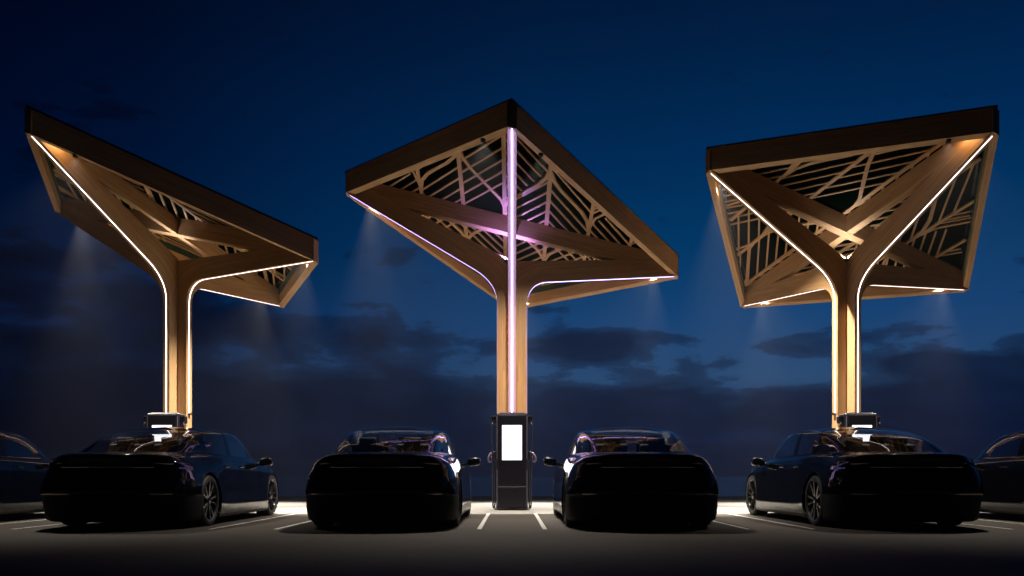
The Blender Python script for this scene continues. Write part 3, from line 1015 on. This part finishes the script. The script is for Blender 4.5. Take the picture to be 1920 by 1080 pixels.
    # door mirrors
    for sx in (1, -1):
        m = MB()
        rings = []
        for u, sc_, dy in ((-.075, .55, .0), (-.06, .80, 0), (-.02, .98, .0), (.03, 1.0, .0), (.07, .82, .0), (.10, .5, .0), (.115, .2, 0)):
            ring = []
            for k in range(20):
                a = 2*math.pi*k/20
                ca, sa = math.cos(a), math.sin(a)
                ex = abs(ca)**.6*(1 if ca > 0 else -1); ez = abs(sa)**(.6 if sa > 0 else .38)*(1 if sa > 0 else -1)
                ring.append((sx*(1.105+ex*.110*sc_), 3.40+u, .935+ez*.074*sc_+(ex*.008)))
            rings.append(ring)
        for A, B in zip(rings, rings[1:]):
            for k in range(20):
                j = (k+1) % 20
                q = [A[k], A[j], B[j], B[k]]
                m.poly(q if sx < 0 else q[::-1], smooth=True)
        m.poly(rings[0]); m.poly(rings[-1])
        m.tube([(sx*.90, 3.46, .90), (sx*.98, 3.44, .90), (sx*1.06, 3.42, .915)], [.022, .02, .022], 10)
        mo = m.build('door_mirror', PLASTIC, root, recalc=True)
        gl = MB()
        ring = []
        for k in range(20):
            a = 2*math.pi*k/20
            ca, sa = math.cos(a), math.sin(a)
            ex = abs(ca)**.6*(1 if ca > 0 else -1); ez = abs(sa)**(.6 if sa > 0 else .38)*(1 if sa > 0 else -1)
            ring.append((sx*(1.105+ex*.054), 3.40-.0775, .935+ez*.036+ex*.006))
        gl.poly(ring); gl.build('mirror_glass', MIRRORGLASS, mo)
    # rear details: they follow the fascia
    def rear_y(x, z, out=0):
        # nearest body point on the rear face
        j = min(range(nlow), key=lambda q: abs(levs[q][0]-z))
        i = min(range(NT//3), key=lambda q: abs(grid[j][q].x-abs(x)))
        if i+1 < NT and grid[j][i].x < abs(x):
            a, b = grid[j][i], grid[j][i+1]
        else:
            a, b = grid[j][max(0, i-1)], grid[j][i]
        f = (abs(x)-a.x)/(b.x-a.x) if abs(b.x-a.x) > 1e-6 else 0
        return a.y+(b.y-a.y)*f-out
    def strip(x0, x1, z0, z1, out, n=20, tilt=0):
        mb = MB()
        xs = [x0+(x1-x0)*k/n for k in range(n+1)]
        A = [(x, rear_y(x, (z0+z1)/2, out)+tilt, z0) for x in xs]; B = [(x, rear_y(x, (z0+z1)/2, out), z1) for x in xs]
        A2 = [(x, y+out+.03, z) for x, y, z in A]; B2 = [(x, y+out+.03, z) for x, y, z in B]
        for k in range(n):
            mb.poly([A[k], A[k+1], B[k+1], B[k]]); mb.poly([A2[k], A2[k+1], A[k+1], A[k]]); mb.poly([B[k], B[k+1], B2[k+1], B2[k]])
        mb.poly([A[0], B[0], B2[0], A2[0]]); mb.poly([A[n], A2[n], B2[n], B[n]])
        return mb
    strip(-.60, .60, .800, .816, .014, 20, .007).build('light_bar', BAR, root)
    strip(-.84, .84, .457, .474, .010, 26, .012).build('ledge_reflection_strip', BAR, root)  # metal strip added to stand in for a reflection along the bumper ledge
    strip(-.30, .30, .600, .730, .012, 6).build('number_plate', PLASTIC, root)
    for sx in (1, -1):
        mb = strip(min(sx*.58, sx*.80), max(sx*.58, sx*.80), .785, .868, .004, 12, .030); mb.build('tail_light', TAIL, root)  # tail lens made metallic and tilted down to imitate grey shoulder reflections
        mb = strip(min(sx*.62, sx*.80), max(sx*.62, sx*.80), .345, .36, .006, 6); mb.build('reflector', TAIL, root)
        hl = MB()
        hp = [(sx*(.60+.05*k), ) for k in range(6)]
        ring = []
        xs = [.58+.06*k for k in range(6)]
        def fy_(x): return 4.99-.9*max(0, x-.5)**2*1.2
        for k in range(5):
            xa, xb = xs[k], xs[k+1]
            hl.poly([(sx*xa, fy_(xa)+.03, .58), (sx*xb, fy_(xb)+.03, .585), (sx*xb, fy_(xb)-.03, .64), (sx*xa, fy_(xa)-.03, .63)], smooth=True)
        hl.build('headlight', LENS, root)
    # cabin
    def seat(x, y, name='seat', dn=0):
        s = MB()
        rbox(s, (x, y+.22, .50), (.24, .25, .08), .06)
        back = []
        m = Matrix.Rotation(R(14), 3, 'X')
        s2 = MB(); rbox(s2, (0, 0, .33-dn), (.235, .055, .35), .054, 6)
        for f, u, sm in zip(s2.f, s2.uv, s2.sm):
            s.poly([m@Vector(s2.v[k])+Vector((x, y, .56)) for k in f])
        so = s.build(name, INTERIOR, root)
        hr = MB(); s3 = MB(); rbox(s3, (0, 0, .715-dn), (.125, .045, .065), .044, 6)
        s3.box((-.05, 0, .64), (.006, .006, .05)); s3.box((.05, 0, .64), (.006, .006, .05))
        for f in s3.f: hr.poly([m@Vector(s3.v[k])+Vector((x, y, .56)) for k in f])
        hr.build('headrest', INTERIOR, so)
    for x in (-.38, .38): seat(x, 2.35)
    for x in (-.32, .32): seat(x, 1.50, 'seat', .07)
    d = MB(); rbox(d, (0, 3.50, .80), (.78, .22, .11), .09); d.build('dashboard', INTERIOR, root)
    sw = MB(); ring = [(-.38+.17*math.cos(2*math.pi*k/24), 3.12+.06*math.sin(2*math.pi*k/24), .86+.165*math.sin(2*math.pi*k/24)) for k in range(24)]
    sw.tube(ring, .014, 8, closed=True); sw.tube([(-.38, 3.12, .86), (-.38, 3.35, .80)], .025, 8)
    sw.box((-.38, 3.13, .86), (.16, .012, .018)); sw.build('steering_wheel', MATTEBLK, root)
    ps = MB(); rbox(ps, (0, .95, .90), (.66, .30, .012), .04); ps.build('parcel_shelf', INTERIOR, root)
    rv = MB(); rbox(rv, (0, 3.02, 1.30), (.11, .015, .03), .01); rv.build('rear_view_mirror', MATTEBLK, root)
    return root

car0 = build_car()
CARS = [(-8.70, 'black saloon cut off by the left edge of the picture, only its right flank showing'),
        (-5.22, 'black saloon parked before the left charger, its right side and two wheels showing'),
        (-1.745, 'black saloon parked just left of the middle charger'),
        (1.745, 'black saloon parked just right of the middle charger'),
        (5.22, 'black saloon parked before the right charger, its left side and two wheels showing'),
        (8.70, 'black saloon cut off by the right edge of the picture, only its left flank showing')]
cars = [car0]+[copy_tree(car0) for _ in range(5)]
for c, (x, lb) in zip(cars, CARS):
    c.location = (x, 10.95, 0)
    tag(c, lb, 'car', 'black cars parked in a row with their tails to the viewer')

# ------------------------------------------------------------------ air
hzm = bpy.data.materials.new('haze'); hzm.use_nodes = True
nt = hzm.node_tree; nt.nodes.clear()
out = nt.nodes.new('ShaderNodeOutputMaterial'); pv = nt.nodes.new('ShaderNodeVolumePrincipled')
pv.inputs['Color'].default_value = (.9, .92, 1, 1); pv.inputs['Density'].default_value = .0006; pv.inputs['Anisotropy'].default_value = .1
L(nt, pv.outputs[0], out.inputs['Volume'])
hb = MB(); hb.box((0, 0, 3.2), (430, 430, 4.4))
ho = hb.build('haze', hzm); ho['kind'] = 'stuff'

# ------------------------------------------------------------------ render settings
sc.render.engine = 'CYCLES'
sc.cycles.max_bounces = 8; sc.cycles.diffuse_bounces = 3; sc.cycles.glossy_bounces = 4; sc.cycles.transparent_max_bounces = 12; sc.cycles.volume_bounces = 0
sc.cycles.use_denoising = True
sc.cycles.sample_clamp_indirect = 4
sc.cycles.caustics_reflective = False; sc.cycles.caustics_refractive = False
sc.view_settings.view_transform = 'Standard'; sc.view_settings.look = 'None'
sc.view_settings.exposure = 0; sc.view_settings.gamma = 1
